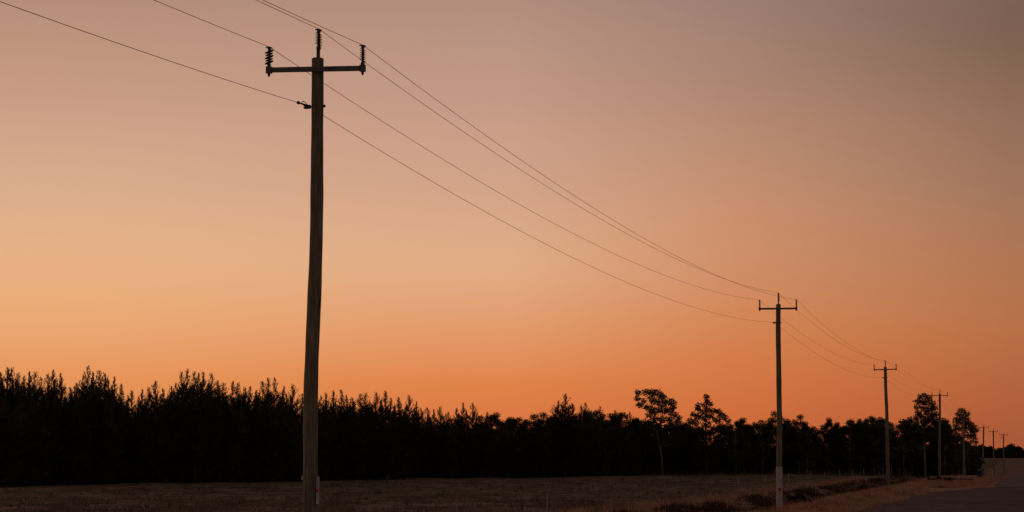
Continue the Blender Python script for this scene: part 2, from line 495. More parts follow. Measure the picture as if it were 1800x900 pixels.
WIRE_PTS = [[], [], [], []]     # left arm, centre, right arm, lower wire
rnd = random.Random(11)
for i, P in enumerate(POLES):
    d = P['d']
    top = at_px(P['top'][0], P['top'][1], d)
    z0 = 0.0
    for _ in range(4):
        bX = X_at(P['bx'], d, z0)
        z0 = gz(bX, d)
    base = Vector((bX, d, z0 - .02))
    zax = (top - base).normalized()
    xax = Vector((math.cos(ANG), -math.sin(ANG), 0))
    xax = (xax - zax * xax.dot(zax)).normalized()
    yax = zax.cross(xax)
    H = (top - base).length
    root = empty('utility_pole')
    root.matrix_world = Matrix(((xax.x, yax.x, zax.x, base.x), (xax.y, yax.y, zax.y, base.y), (xax.z, yax.z, zax.z, base.z), (0, 0, 0, 1)))
    tag(root, POLE_LABELS[i], 'power pole', 'timber power poles along the road')
    # timber shaft: one slightly crooked tapering log
    mb = MB()
    n = 56 if i < 3 else 24
    sides = 22 if i < 3 else 12
    ph = [rnd.uniform(0, 6.28) for _ in range(6)]
    pts, rad = [], []
    for k in range(n + 1):
        t = k / n
        z = -.5 + (H + .5) * t
        ox = .022 * math.sin(2.2 * z / H * 3.1 + ph[0]) * math.sin(math.pi * t) + .006 * math.sin(1.9 * z + ph[1])
        oy = .02 * math.sin(1.7 * z / H * 3.1 + ph[2]) * math.sin(math.pi * t)
        if i == 0:
            ox += -.035 * math.sin(math.pi * min(1, t * 1.05)) + .03 * math.exp(-((t - .72) / .12) ** 2)
        pts.append((ox, oy, z))
        r = P['r'][1] + (P['r'][0] - P['r'][1]) * t
        r *= 1 + .022 * math.sin(3.1 * z + ph[3]) + .014 * math.sin(7.3 * z + ph[4]) + rnd.uniform(-.003, .003)
        rad.append(r)
    pts.append((pts[-1][0], pts[-1][1], H + .015)); rad.append(P['r'][0] * .72)
    mb.tube(pts, rad, sides)
    pts_shaft = pts
    # lengthwise drying cracks make the outline uneven
    vv = []
    for j, v in enumerate(mb.v):
        an = (j % sides) / sides * 6.28
        s = 1 + .02 * math.sin(5 * an + ph[5] + .25 * v[2]) + .012 * math.sin(9 * an + ph[0] - .3 * v[2])
        c = pts[min(j // sides, len(pts) - 1)]
        vv.append((c[0] + (v[0] - c[0]) * s, c[1] + (v[1] - c[1]) * s, v[2]))
    mb.v = vv
    mb.build('shaft', M['timber'], root, True)
    ra = P['r'][0]
    # steel crossarm bolted to the back of the pole
    az_ = H - .215
    A = P['arm']
    mb = MB()
    mb.box((0, -(ra + .03), az_), (2 * A, .075, .09))
    for s in (-1, 1):
        mb.box((s * (A - .045), -(ra + .03), az_), (.1, .1, .125))
    arm = mb.build('crossarm', M['steel'], root)
    mb = MB()
    mb.tube([(0, ra + .05, az_), (0, -(ra + .1), az_)], .012, 8)
    mb.box((0, ra + .028, az_), (.07, .012, .07))
    mb.build('bolt', M['dark_steel'], arm)
    for s in (-1, 1):
        x = s * (A - .045)
        mb = MB()
        if i == 0 and s < 0:
            insulator(mb, .36, 5, .088, .024, -.40, th=.008)
        elif i < 3:
            insulator(mb, .36, 7, .066, .026, .42)
        else:
            insulator(mb, .36, 4, .05, .026, 0)
        ins = mb.build('insulator', M['polymer'], root, False)
        ins.location = (x, -(ra + .03), az_ + .055)
        mb = MB()
        mb.tube([(0, 0, -.06), (0, 0, -.155), (0, 0, -.185)], [.03, .026, .01], 8)
        mb.build('bolt', M['dark_steel'], ins)
        mb = MB()
        mb.tube([(-.05, -.055, .358), (-.015, -.02, .37), (.015, .02, .37), (.04, .05, .352)], .013, 8)
        mb.build('clamp', M['dark_steel'], ins)
        WIRE_PTS[0 if s < 0 else 2].append(root.matrix_world @ Vector((x, -(ra + .03), az_ + .055 + .375)))
    if i < 7:
        mb = MB()
        mb.box((.015, -.02, H + .05), (.062, .03, .27))
        mb.box((.015, -.05 , H - .12), (.062, .02, .2))
        br = mb.build('pin_bracket', M['dark_steel'], root)
        mb = MB()
        if i < 3:
            insulator(mb, .36, 8, .076, .03, .42)
        else:
            insulator(mb, .36, 4, .05, .03, 0)
        ins = mb.build('insulator', M['polymer'], root)
        ins.location = (.02, -.02, H + .17)
        mb = MB()
        mb.tube([(-.05, -.055, .358), (-.015, -.02, .37), (.015, .02, .37), (.04, .05, .352)], .013, 8)
        mb.build('clamp', M['dark_steel'], ins)
    WIRE_PTS[1].append(root.matrix_world @ Vector((.02, -.02, H + (.55 if i < 7 else .05))))
    # lower wire fitting
    zl = H - .89
    mb = MB()
    mb.tube([(-(ra + .1), 0, zl), (ra + .05, 0, zl + .005)], .014, 8)
    mb.lathe([(.022, 0), (.05, .01), (.05, .035), (.03, .045), (.055, .055), (.05, .08), (.02, .09)], 14, Matrix.Translation((-(ra + .10), 0, zl - .045)))
    mb.box((-(ra + .045), 0, zl - .005), (.06, .05, .07))
    mb.box((ra + .028, 0, zl + .005), (.03, .055, .05))
    hb = mb.build('wire_bracket', M['dark_steel'], root)
    WIRE_PTS[3].append(root.matrix_world @ Vector((-(ra + .08), 0, zl + .02)))
    if i == 0:
        # strained-off service wire grip on the camera side
        mb = MB()
        p0 = Vector((-(ra + .08), 0, zl + .02))
        dirv = (root.matrix_world.to_3x3().inverted() @ Vector((-LS * 86, -86, .4 - 3.9)).normalized()) * .62
        a = p0 + Vector((-.0, -.9, .0))
        mb.tube([p0, p0 + dirv * .35, p0 + dirv * .8, p0 + dirv * 1.0], [.012, .02, .014, .01], 8)
        mb.lathe([(.012, -.025), (.032, -.015), (.032, .015), (.012, .025)], 12, Matrix.Translation(p0 + dirv * 1.02) @ Matrix.Rotation(math.pi / 2, 4, 'X'))
        mb.tube([p0, p0 + dirv * .2 + Vector((0, 0, .05)), p0 + dirv * .5 + Vector((0, 0, .055)), p0 + dirv * .75], .007, 6)
        mb.build('wire_grip', M['dark_steel'], hb)
        # pole number plate wrapped on the right flank, its red reflector, and the small bright reflector on the left
        ox0 = pts_shaft[int((2.6) / (H + .5) * n)][0]
        def curved_plate(name, a0, a1, z0_, z1_, r_, mat, par):
            q = MB()
            N = 8
            for kk in range(N + 1):
                an = a0 + (a1 - a0) * kk / N
                for (rr_, zz) in ((r_, z0_), (r_, z1_), (r_ + .006, z1_), (r_ + .006, z0_)):
                    q.v.append((rr_ * math.cos(an), rr_ * math.sin(an), zz))
            for kk in range(N):
                for c4 in range(4):
                    c5 = (c4 + 1) % 4
                    q.f.append((kk * 4 + c4, kk * 4 + c5, kk * 4 + 4 + c5, kk * 4 + 4 + c4))
            q.f.append((0, 1, 2, 3)); q.f.append((N * 4 + 3, N * 4 + 2, N * 4 + 1, N * 4))
            q = q.build(name, mat, par)
            if par is root: q.location.x = ox0
            return q
        pl = curved_plate('white_plate', -.6, .3, 1.87, 2.37, .153, M['white_paint'], root)
        curved_plate('reflector', -.7, -.25, 2.09, 2.15, .160, M['red_reflector'], pl)
        mb = MB()
        mb.box((-.143 + ox0, -.045, 2.345), (.03, .05, .06))
        rf = mb.build('reflector', M['clear_reflector'], root)
        tag(rf, 'small pale reflector on the left edge')
    if i == 1:
        mb = MB()
        R = .149
        mb.tube([(0, 0, .10), (0, 0, 1.0), (0, 0, 2.12)], [R, R * .985, R * .965], 24)
        bd = mb.build('painted_band', M['white_paint'], root, False)
        tag(bd, 'white painted band round the foot of the pole')
        mb = MB()
        mb.lathe([(.001, 0), (.078, 0), (.082, .004), (.082, .012), (.06, .016), (.001, .016)], 20, Matrix.Translation((.03, -R + .004, 1.03)) @ Matrix.Rotation(math.pi / 2, 4, 'X'))
        mb.build('reflector', M['red_reflector'], bd)
        mb = MB()
        mb.tube([(-R + .002, -.03, .75), (-R + .002, -.03, 2.1)], .014, 8)
        mb.tube([(-R + .002, -.03, 1.9), (-R + .002, -.03, 2.0)], .022, 8)
        cg = mb.build('cable_guard', M['white_paint'], root)
        # dark stain collar at the foot
    if i == 7:
        mb = MB()
        mb.box((-.5, -(ra + .02), H - .78), (.95, .06, .07))
        mb.build('lower_crossarm', M['steel'], root)

# conductors: one continuous wire each, sagging from pole to pole
ref0 = POLES[0]
NEXT_BACK = Vector((LS * (-34) - LO, -34, 0))
WIRES = [
 ('power_line_wire', 'thin power line wire running over the left ends of the crossarms', .0049, 0, .95, .85, .95),
 ('power_line_wire', 'thin power line wire running over the centre pins on the pole tops', .0049, 1, .90, 1.0, .95),
 ('power_line_wire', 'thin power line wire running over the right ends of the crossarms', .0049, 2, .90, .55, .95),
 ('power_line_wire', 'lowest wire of the power line, fixed below the crossarms on the pole shafts', .0049, 3, .93, .4, 1.0),
]
SPAN_SAG = [.93, .75, .62, .55, .5, .35, .35]
for nm, lab, r, k, sag, zb, sb in WIRES:
    P = WIRE_PTS[k]
    step = (P[0] - P[1]).normalized()
    back = P[0] + Vector((-LS * 86 * 1.0, -86, 0))
    back.z = P[0].z + zb
    pts = []
    seq = [back] + P
    for j in range(len(seq) - 1):
        a, b = seq[j], seq[j + 1]
        sg = sb if j == 0 else SPAN_SAG[j - 1] * sag / .93
        N = 40 if j < 3 else 16
        for q in range(N):
            t = q / N
            p = a.lerp(b, t)
            p.z -= 4 * sg * t * (1 - t)
            pts.append(p)
    pts.append(seq[-1])
    # a run-on past the last visible pole
    pts.append(seq[-1] + Vector((12, 60, -1.2)))
    mb = MB()
    o0 = pts[0].copy()
    mb.tube([p - P[0] for p in pts], r, 6)
    w = mb.build(nm, M['conductor'])
    w.location = P[0]
    tag(w, lab, 'power line', 'wires strung between the power poles')

# ------------------------------------------------------------------ paddock fence
fence = empty('paddock_fence', (X_at(1000, 115, 0), 115, 0))
tag(fence, 'long post and wire fence with thin pale posts crossing the paddock beside the poles', 'fence')
fpts = []
inv = Vector(fence.location)
FO = 20.3
for k in range(-1, 20):
    d = 97 + 17.3 * k
    if k == 8: d += 2.5
    X = .19 * d - FO
    z = gz(X, d)
    fpts.append(Vector((X, d, z)))
    hh = 1.2 + rnd.uniform(-.06, .05)
    mb = MB()
    tx, ty = rnd.uniform(-.03, .03), rnd.uniform(-.03, .03)
    w = .034 if k not in (0, 7) else .045
    mb.tube([(0, 0, -.3), (tx * .5, ty * .5, hh * .5), (tx, ty, hh - .02), (tx, ty, hh)], [w, w * .95, w * .9, w * .5], 6)
    po = mb.build('post', M['post'], fence)
    po.location = fpts[-1] - inv
for hgt in (.3, .6, .88, 1.12):
    mb = MB()
    pts = []
    for a, b in zip(fpts[:-1], fpts[1:]):
        for q in range(4):
            t = q / 4
            p = a.lerp(b, t); p.z += hgt - .05 * 4 * t * (1 - t)
            pts.append(p - inv)
    mb.tube(pts, .0025, 4)
    mb.build('wire', M['fence_wire'], fence)

# ------------------------------------------------------------------ trees
def tris(centres, dirs, lens, wids, rng):
    """pointed leaf triangles from base points"""
    n = len(centres)
    d = dirs / np.linalg.norm(dirs, axis=1, keepdims=True)
    r = rng.normal(size=(n, 3))
    side = np.cross(d, r); side /= np.linalg.norm(side, axis=1, keepdims=True) + 1e-9
    v = np.empty((n, 3, 3))
    v[:, 0] = centres - side * wids[:, None] * .5
    v[:, 1] = centres + side * wids[:, None] * .5
    v[:, 2] = centres + d * lens[:, None]
    return v.reshape(-1, 3)
def leaf_quads(centres, dirs, lens, wids, rng):
    n = len(centres)
    d = dirs / np.linalg.norm(dirs, axis=1, keepdims=True)
    r = rng.normal(size=(n, 3))
    side = np.cross(d, r); side /= np.linalg.norm(side, axis=1, keepdims=True) + 1e-9
    v = np.empty((n, 4, 3))
    v[:, 0] = centres
    v[:, 1] = centres + d * lens[:, None] * .5 + side * wids[:, None] * .5
    v[:, 2] = centres + d * lens[:, None]
    v[:, 3] = centres + d * lens[:, None] * .5 - side * wids[:, None] * .5
    return v.reshape(-1, 3)

def conifer_mesh(seed, H=10.0, width=1.0, dens=1.0, leaders=7):
    rng = np.random.RandomState(seed)
    base, dirs, fac = [], [], []
    trunk = MB()
    lead = [((0, 0), 0.0, H, 0.0, 0.0)]
    for _ in range(leaders):
        a = rng.uniform(0, 2 * np.pi); r = rng.uniform(.3, 1.5) * width
        lead.append(((math.cos(a) * r, math.sin(a) * r), rng.uniform(2.5, 6.5), H * rng.uniform(.66, .95) - r * .35, a, r))
    for li, ((ox, oy), zb, zt, a0, r0) in enumerate(lead):
        wob = rng.uniform(0, 6.28, 2)
        def pos(z):
            t = (z - zb) / (zt - zb)
            k = min(1, t * 2.4) ** .7
            return np.array([ox * k + .06 * math.sin(z * 1.2 + wob[0]) * t, oy * k + .06 * math.sin(z * 1.1 + wob[1]) * t, z])
        zz = np.linspace(zb, zt, 9)
        trunk.tube([pos(z) for z in zz], [(.11 if li == 0 else .045) * (1 - .93 * (z - zb) / (zt - zb)) + .008 for z in zz], 6)
        z = .25 if li == 0 else zb + .25 * (zt - zb)
        while z < zt - .08:
            left = zt - z
            for _ in range(3 if li == 0 else 2):
                a = rng.uniform(0, 2 * np.pi)
                L = (min(1.75, .05 + left * .24 + .04 * left * left) if li == 0 else min(.8, .05 + left * .2)) * rng.uniform(.45, 1.15) * width
                if li == 0 and z < 1.2: L *= rng.uniform(.6, 1.0)
                up = rng.uniform(.6, 1.3) + max(0, (1.8 - left)) * .9
                m = max(2, int(L / .115 * dens))
                t = (np.arange(m) + rng.uniform(0, 1)) / m
                p0 = pos(z)
                out = np.array([math.cos(a), math.sin(a), 0])
                pts = p0[None] + out[None] * (L * t)[:, None] + np.array([0, 0, 1])[None] * (L * up * t ** 1.5 * .75)[:, None]
                for _k in range(5):
                    base.append(pts + rng.normal(0, .045, (m, 3)))
                    dd = out[None] * .55 + np.array([0, 0, 1.0])[None] * (.55 + up * t)[:, None] + rng.normal(0, .34, (m, 3))
                    dirs.append(dd)
                    fac.append(np.full(m, min(1, .5 + left * .3)))
            z += rng.uniform(.10, .22) / dens
        # leading shoot
        base.append(np.array([pos(zt - .5 + .5 * q) for q in np.linspace(0, .95, 14)]))
        dirs.append(np.tile([0, 0, 1.0], (14, 1)) + rng.normal(0, .22, (14, 3)))
        fac.append(np.full(14, .7))
    base = np.concatenate(base); dirs = np.concatenate(dirs); fac = np.concatenate(fac)
    n = len(base)
    v = tris(base, dirs, rng.uniform(.15, .40, n) * fac, rng.uniform(.03, .075, n) * (.55 + .45 * fac), rng)
    return v, np.arange(n * 3).reshape(-1, 3), trunk

def crown_from_clumps(clumps, rng, dens=1.0, leaf=.21):
    B, D = [], []
    for (x, y, z, r) in clumps:
        n = int(560 * dens * r * r * (.24 / leaf) ** 1.1) + 40
        p = rng.normal(size=(n, 3)); p /= np.linalg.norm(p, axis=1, keepdims=True)
        rad = rng.uniform(0, 1, n) ** .45 * (1 + .28 * np.sin(p[:, 0] * 4 + seedless(rng)) * np.cos(p[:, 2] * 5))
        far = rng.uniform(size=n) < .10
        rad = np.where(far, rad * rng.uniform(1.0, 1.4, n), rad)
        q = p * rad[:, None] * np.array([1.0, 1.0, .8])[None] * r
        B.append(q + np.array([x, y, z])[None])
        D.append(p * .5 + rng.normal(0, .6, (n, 3)) + np.array([0, 0, -.35])[None])
    B = np.concatenate(B); D = np.concatenate(D)
    n = len(B)
    v = leaf_quads(B, D, rng.uniform(.6, 1.3, n) * leaf, rng.uniform(.4, .7, n) * leaf, rng)
    return v, np.arange(n * 4).reshape(-1, 4)
def seedless(rng):
    return rng.uniform(0, 6.28)
def gum_trunk(clumps, rng, H, fork=.45, r0=.14, lean=0.0):
    mb = MB()
    zf = H * fork
    p = [Vector((0, 0, -.2)), Vector((lean * .2, 0, zf * .5)), Vector((lean * .5, .0, zf))]
    tp = Vector((lean, 0, H * .86))
    mb.tube(p + [p[2].lerp(tp, .5) + Vector((rng.uniform(-.15, .15), 0, 0)), tp], [r0, r0 * .8, r0 * .62, r0 * .38, r0 * .12], 8)
    for (x, y, z, r) in clumps:
        t = max(.02, min(.8, (z - zf) / (H * .86 - zf) * .6 + rng.uniform(-.1, .05)))
        s = p[2].lerp(tp, t) if z > zf else p[1].lerp(p[2], max(.2, z / zf * .8))
        e = Vector((x, y, z))
        mid = s.lerp(e, .5) + Vector((rng.uniform(-.12, .12), rng.uniform(-.12, .12), -abs((e - s).length) * .08))
        rr = r0 * .33
        mb.tube([s, mid, e, e.lerp(Vector((x, y, z + r * .4)), .8)], [rr, rr * .65, rr * .35, .01], 5, cap=False)
    return mb
def gum_mesh(seed, H=10.0, W=2.6, low=.18, ncl=26, dens=1.0):
    rng = np.random.RandomState(seed)
    cl = []
    tries = 0
    while len(cl) < ncl and tries < 4000:
        tries += 1
        z = rng.uniform(low * H, .93 * H)
        t = (z - low * H) / (H * (1 - low))
        rmax = W * (math.sin(math.pi * min(1, .14 + .82 * t)) ** .75) * (1 - .25 * t)
        a = rng.uniform(0, 6.28); r = rmax * rng.uniform(.1, 1) ** .5
        R = rng.uniform(.55, 1.05) * (1 - .35 * t)
        c = (math.cos(a) * r, math.sin(a) * r, min(z, H - R * .8), R)
        if all((c[0] - q[0]) ** 2 + (c[1] - q[1]) ** 2 + (c[2] - q[2]) ** 2 > (.62 * (R + q[3]) * .8) ** 2 for q in cl):
            cl.append(c)
    cl.append((rng.uniform(-.3, .3), 0, H - .55, .6))
    v, f = crown_from_clumps(cl, rng, dens)
    return v, f, gum_trunk(cl, rng, H)

CROWN_DATA = {}
def make_tree(kind, name, v, f, trunk, leafm, barkm):
    root = empty(name, (0, 0, 0))
    link_mesh('crown', v, f, leafm, root)
    trunk.build('trunk', barkm, root, True)
    return root
proto = {'conifer': [], 'gum': []}
for s in range(9):
    v, f, t = conifer_mesh(100 + s, 10, [.8, 1.0, 1.15, .9, 1.05, 1.25, 1.35, .75, 1.2][s], 1.0, [6, 9, 12, 7, 10, 9, 14, 5, 11][s])
    proto['conifer'].append([v, f, t, None])
GP = [(2.7, .16, 30), (2.2, .22, 24), (3.2, .14, 38), (2.0, .12, 26), (2.9, .3, 24), (1.5, .3, 12)]
for s, (W, low, n) in enumerate(GP):
    v, f, t = gum_mesh(300 + s, 10, W * 1.12, low, int(n * 1.25), 1.15)
    proto['gum'].append([v, f, t, None])

def place_tree(kind, var, px, pytop, d, label, group, wscale=1.0, name=None, cat='tree'):
    """tree whose tip is seen at (px,pytop) and which stands d metres away"""
    ent = proto[kind][var]
    tp = at_px(px, pytop, d)
    zb = gz(tp.x, d)
    h = tp.z - zb
    if ent[3] is None:
        root = make_tree(kind, 'conifer_tree' if kind == 'conifer' else 'gum_tree', ent[0], ent[1], ent[2], M['conifer'] if kind == 'conifer' else M['gum'], M['dark_bark'] if kind == 'conifer' else M['bark'])
        ent[3] = root
    else:
        src = ent[3]
        root = src.copy(); C.objects.link(root)
        for ch in src.children:
            c = ch.copy(); C.objects.link(c); c.parent = root
    root.location = (tp.x, d, zb - .05)
    s = h / 10.0
    sw = (s * .6 + .4 * .95) * wscale
    root.scale = (sw, sw, s)
    root.rotation_euler = (0, 0, rnd.uniform(0, 6.28))
    for kk in ('label', 'category', 'group'):
        if kk in root: del root[kk]
    tag(root, label, cat, group)
    return root

def front(px):
    return float(np.interp(px, [-60, 0, 270, 450, 570, 850, 1000, 1200, 1350, 1500, 1640], [232, 237, 255, 270, 286, 318, 331, 353, 372, 380, 384]))
SKY = [(-30, 655), (-14, 662), (0, 657), (13, 649), (22, 650), (32, 659), (43, 664), (52, 657), (61, 656), (72, 666), (84, 660), (94, 653), (107, 660), (124, 683), (134, 676), (146, 662), (155, 646), (164, 657), (173, 654), (183, 659), (201, 666), (214, 678), (231, 689), (250, 688), (262, 684), (274, 672), (287, 686), (300, 682), (310, 676), (319, 657), (329, 652), (341, 656), (349, 660), (357, 657), (373, 660), (382, 672), (394, 676), (409, 673), (419, 676), (430, 684), (440, 682), (462, 672), (472, 667), (483, 667), (499, 683), (515, 679), (531, 695), (548, 700), (564, 698), (574, 693), (587, 689), (599, 688), (609, 698), (619, 702), (635, 695), (642, 693), (661, 693), (677, 690), (687, 702), (700, 701), (719, 698), (732, 709), (751, 719), (762, 722), (774, 718), (788, 727), (803, 720), (814, 711), (831, 711), (846, 730), (857, 727), (875, 724), (895, 732), (910, 732), (935, 727), (946, 730), (957, 724), (970, 729), (982, 707), (1005, 712), (1021, 715), (1030, 711), (1047, 719), (1055, 717), (1071, 725), (1082, 724), (1095, 723), (1107, 727), (1120, 733), (1134, 737), (1148, 740), (1162, 738), (1177, 741), (1190, 743), (1203, 741), (1214, 744)]
GROUPS = [(-100, 250, 'dark spiky conifer packed in the plantation at the far left of the photo', 'spiky conifers at the far left of the plantation'),
          (250, 545, 'dark spiky conifer packed in the plantation just left of the nearest power pole', 'spiky conifers left of the nearest pole'),
          (545, 800, 'dark spiky conifer packed in the plantation just right of the nearest power pole', 'spiky conifers right of the nearest pole'),
          (800, 980, 'dark conifer in the lower plantation edge near the middle of the photo', 'lower conifers near the middle'),
          (980, 1109, 'dark conifer in the treeline left of the tall lone gum', 'conifers left of the tall gum'),
          (1109, 1300, 'dark conifer in the low treeline directly behind the tall lone gum', 'conifers behind the tall gum')]
def grp(px):
    for a, b, l, g in GROUPS:
        if a <= px < b: return l, g
SPECIAL = {155: 'tall spiky conifer forming the highest point of the treeline at the far left',
           329: 'tall broad spiky conifer rising above its neighbours midway between left edge and nearest pole',
           472: 'dark spiky conifer standing highest just left of the nearest power pole',
           814: 'conifer with a round topped spire standing above the low trees right of the nearest pole'}
for (px, py) in SKY:
    l, g = grp(px)
    if px in SPECIAL:
        l, g = SPECIAL[px], None
    v = rnd.randrange(9)
    dd = front(px) + rnd.uniform(3, 20) + (10 if px > 1112 else 0)
    if px in (846, 875, 895, 910, 935, 957, 970, 1047, 1071, 1095, 1120, 1148, 1177, 1203):
        # broad-crowned trees mixed into the plantation edge here
        place_tree('gum', rnd.choice([0, 1, 2, 3]), px, py - 1, dd, 'round crowned gum mixed among conifers between the middle and the pointed top gum', 'round crowned gums among the conifers', .95)
        continue
    place_tree('conifer', v, px, py - 3, dd, l, g, .95)
# front row fills the mass below the skyline
px = -40.0
skx = [a for a, b in SKY]; sky_ = [b for a, b in SKY]
while px < 1215:
    l, g = grp(px)
    base_y = 797 + 13750 / front(px)
    top = float(np.interp(px, skx, sky_))
    py = base_y - (base_y - top) * rnd.uniform(.76, .9)
    place_tree('conifer', rnd.randrange(9), px, py, front(px) + rnd.uniform(0, 3) + (9 if px > 1120 else 0), l, g, 1.05)
    px += rnd.uniform(21, 31) * (1 - px / 3200)

# the tall conifer-like tree with stepped crown near the middle
place_tree('conifer', 5, 993, 692, front(993) + 1, 'tall dark tree with a stepped pointed crown standing out right of centre', None, 1.25)

def special_gum(clumps_px, base_px, base_dist, label, seed, trunk_pts, dens=1.0, leaf=.21, depth=1.4):
    """clumps_px: (px, py, radius px) in the photograph at the tree's own distance; given random depth"""
    rng = np.random.RandomState(seed)
    z0 = gz(X_at(base_px, base_dist, 0), base_dist)
    root_p = Vector((X_at(base_px, base_dist, z0), base_dist, z0))
    m = base_dist / F
    cl = []
    for (x, y, r) in clumps_px:
        yy = rng.uniform(-depth, depth)
        p = at_px(x, y, base_dist + yy) - root_p
        cl.append((p.x, p.y, p.z, r * m))
    v, f = crown_from_clumps(cl, rng, dens, leaf)
    mb = MB()
    for path, r0, r1 in trunk_pts:
        P = [at_px(x, y, base_dist + (0 if j == 0 else rng.uniform(-.3, .3))) - root_p for j, (x, y) in enumerate(path)]
        if path[0][1] > 825: P[0].z = -.3
        mb.tube(P, [r0 + (r1 - r0) * j / (len(P) - 1) for j in range(len(P))], 8)
    tips = [P_ for path, _, _ in trunk_pts for P_ in path[1:]]
    for (x, y, r), c in zip(clumps_px, cl):
        below = [t for t in tips if t[1] > y - 2] or tips
        t = min(below, key=lambda q: (q[0] - x) ** 2 + (q[1] - y) ** 2)
        s = at_px(t[0], t[1], base_dist) - root_p
        e = Vector(c[:3])
        mb.tube([s, s.lerp(e, .5) + Vector((rng.uniform(-.1, .1), 0, rng.uniform(-.15, .05))), e], [.05, .035, .012], 5, cap=False)
    root = empty('gum_tree', root_p)
    link_mesh('crown', v, f, M['gum'], root)
    mb.build('trunk', M['bark'], root, True)
    tag(root, label, 'tree')
    return root

special_gum([(1122, 690, 6), (1120, 700, 6), (1125, 711, 7), (1131, 705, 5), (1136, 689, 7), (1146, 690, 8), (1156, 690, 8), (1164, 697, 8), (1148, 702, 8), (1137, 716, 6),
             (1158, 708, 9), (1170, 706, 8), (1180, 706, 8), (1183, 715, 7), (1144, 722, 7), (1152, 722, 9), (1165, 720, 10), (1176, 722, 8), (1186, 728, 7), (1192, 735, 7),
             (1150, 736, 8), (1164, 737, 9), (1178, 738, 9), (1192, 745, 8), (1198, 752, 7), (1140, 730, 5), (1170, 752, 8), (1184, 755, 8), (1155, 750, 6), (1193, 762, 8), (1180, 766, 9), (1200, 768, 8), (1168, 765, 7), (1141, 742, 6), (1190, 778, 9)],
            1165, 349, 'tall lone gum with open clumped crown and pale forked trunk rising above the treeline', 41,
            [([(1165, 838), (1163, 805), (1160, 785), (1155, 760), (1153, 742), (1147, 715), (1142, 700)], .14, .04),
             ([(1161, 790), (1168, 772), (1175, 752), (1178, 730)], .10, .03), ([(1155, 762), (1163, 742), (1166, 715)], .07, .02)], 1.15)
special_gum([(1241, 697, 5), (1243, 704, 6), (1248, 710, 5), (1227, 712, 5), (1226, 718, 5), (1238, 712, 5), (1234, 722, 6), (1244, 720, 7), (1254, 722, 6), (1218, 728, 5),
             (1226, 732, 7), (1236, 733, 8), (1248, 731, 8), (1262, 723, 6), (1268, 728, 6), (1274, 734, 6), (1280, 740, 5), (1214, 739, 6), (1222, 743, 8), (1260, 738, 8), (1242, 745, 9),
             (1230, 756, 9), (1252, 756, 10), (1268, 750, 8), (1240, 770, 11), (1222, 768, 10), (1260, 772, 10), (1212, 757, 9), (1274, 760, 9), (1270, 775, 10), (1214, 778, 11), (1232, 784, 12), (1252, 788, 12), (1268, 792, 11), (1216, 796, 11), (1240, 802, 11), (1256, 808, 9)],
            1243, 356, 'dark gum with a small pointed top tuft, between the tall gum and second pole', 42,
            [([(1243, 838), (1242, 790), (1240, 760), (1241, 730), (1242, 705)], .16, .03), ([(1241, 765), (1228, 735), (1227, 716)], .06, .02), ([(1242, 765), (1262, 740), (1270, 730)], .06, .02)], 1.2)
special_gum([(1617, 697, 5), (1625, 696, 6), (1632, 698, 6), (1613, 705, 6), (1621, 706, 7), (1631, 706, 8), (1639, 708, 6), (1612, 715, 6), (1622, 716, 6), (1635, 716, 7), (1643, 717, 6),
             (1614, 724, 5), (1630, 726, 6), (1640, 727, 7), (1646, 729, 5), (1621, 733, 5), (1634, 738, 8), (1643, 742, 7), (1622, 746, 8), (1610, 742, 7), (1600, 737, 6), (1604, 748, 8),
             (1632, 752, 9), (1616, 758, 10), (1645, 756, 8), (1600, 764, 9), (1630, 768, 11), (1614, 776, 10), (1628, 721, 7), (1617, 728, 6), (1638, 734, 7), (1650, 738, 6), (1611, 734, 6), (1625, 740, 8), (1592, 746, 6), (1590, 756, 7), (1655, 748, 7), (1660, 760, 7), (1646, 773, 8), (1600, 782, 9), (1632, 788, 10)],
            1625, 372, 'two tiered gum with an open round top crown just left of the fourth power pole', 43,
            [([(1627, 838), (1625, 790), (1623, 760), (1626, 735), (1628, 712)], .17, .03), ([(1623, 762), (1606, 745)], .06, .02), ([(1625, 745), (1640, 722)], .06, .02)], 1.15)
special_gum([(1688, 721, 5), (1694, 722, 5), (1684, 728, 5), (1692, 731, 7), (1701, 728, 5), (1680, 738, 6), (1690, 742, 8), (1700, 741, 7), (1668, 750, 4), (1673, 756, 5), (1682, 752, 7), (1694, 755, 9),
             (1706, 752, 6), (1713, 750, 5), (1717, 756, 5), (1711, 763, 6), (1702, 766, 8), (1688, 768, 9), (1676, 770, 6), (1716, 777, 4), (1708, 776, 5), (1696, 782, 9), (1684, 786, 9), (1704, 790, 7),
             (1692, 798, 9), (1704, 803, 8), (1682, 804, 8), (1680, 747, 6), (1707, 745, 6), (1686, 736, 6), (1699, 735, 6), (1710, 757, 6), (1698, 748, 8), (1678, 762, 7), (1712, 770, 6), (1713, 786, 6), (1676, 779, 7), (1673, 793, 7), (1714, 796, 6), (1674, 812, 8), (1713, 810, 6), (1696, 812, 9), (1710, 800, 6), (1700, 822, 8), (1686, 820, 8), (1709, 815, 6)],
            1697, 470, 'last gum before the open sky at right, ragged crown with loose outer tufts', 44,
            [([(1697, 840), (1696, 800), (1694, 765), (1692, 740)], .2, .04), ([(1695, 785), (1708, 760)], .07, .03), ([(1695, 785), (1678, 756)], .07, .03)], 1.1)
special_gum([(1584, 741, 4), (1590, 740, 4), (1582, 749, 4), (1591, 750, 3.5), (1596, 746, 3.5), (1586, 758, 4), (1594, 761, 3.5), (1582, 768, 4), (1589, 775, 4), (1597, 772, 4), (1580, 780, 5)],
            1588, 378, 'small sparse see-through gum sapling just right of the third power pole', 45,
            [([(1588, 838), (1589, 790), (1586, 765), (1587, 745)], .07, .02), ([(1588, 780), (1595, 755)], .03, .015)], .9)
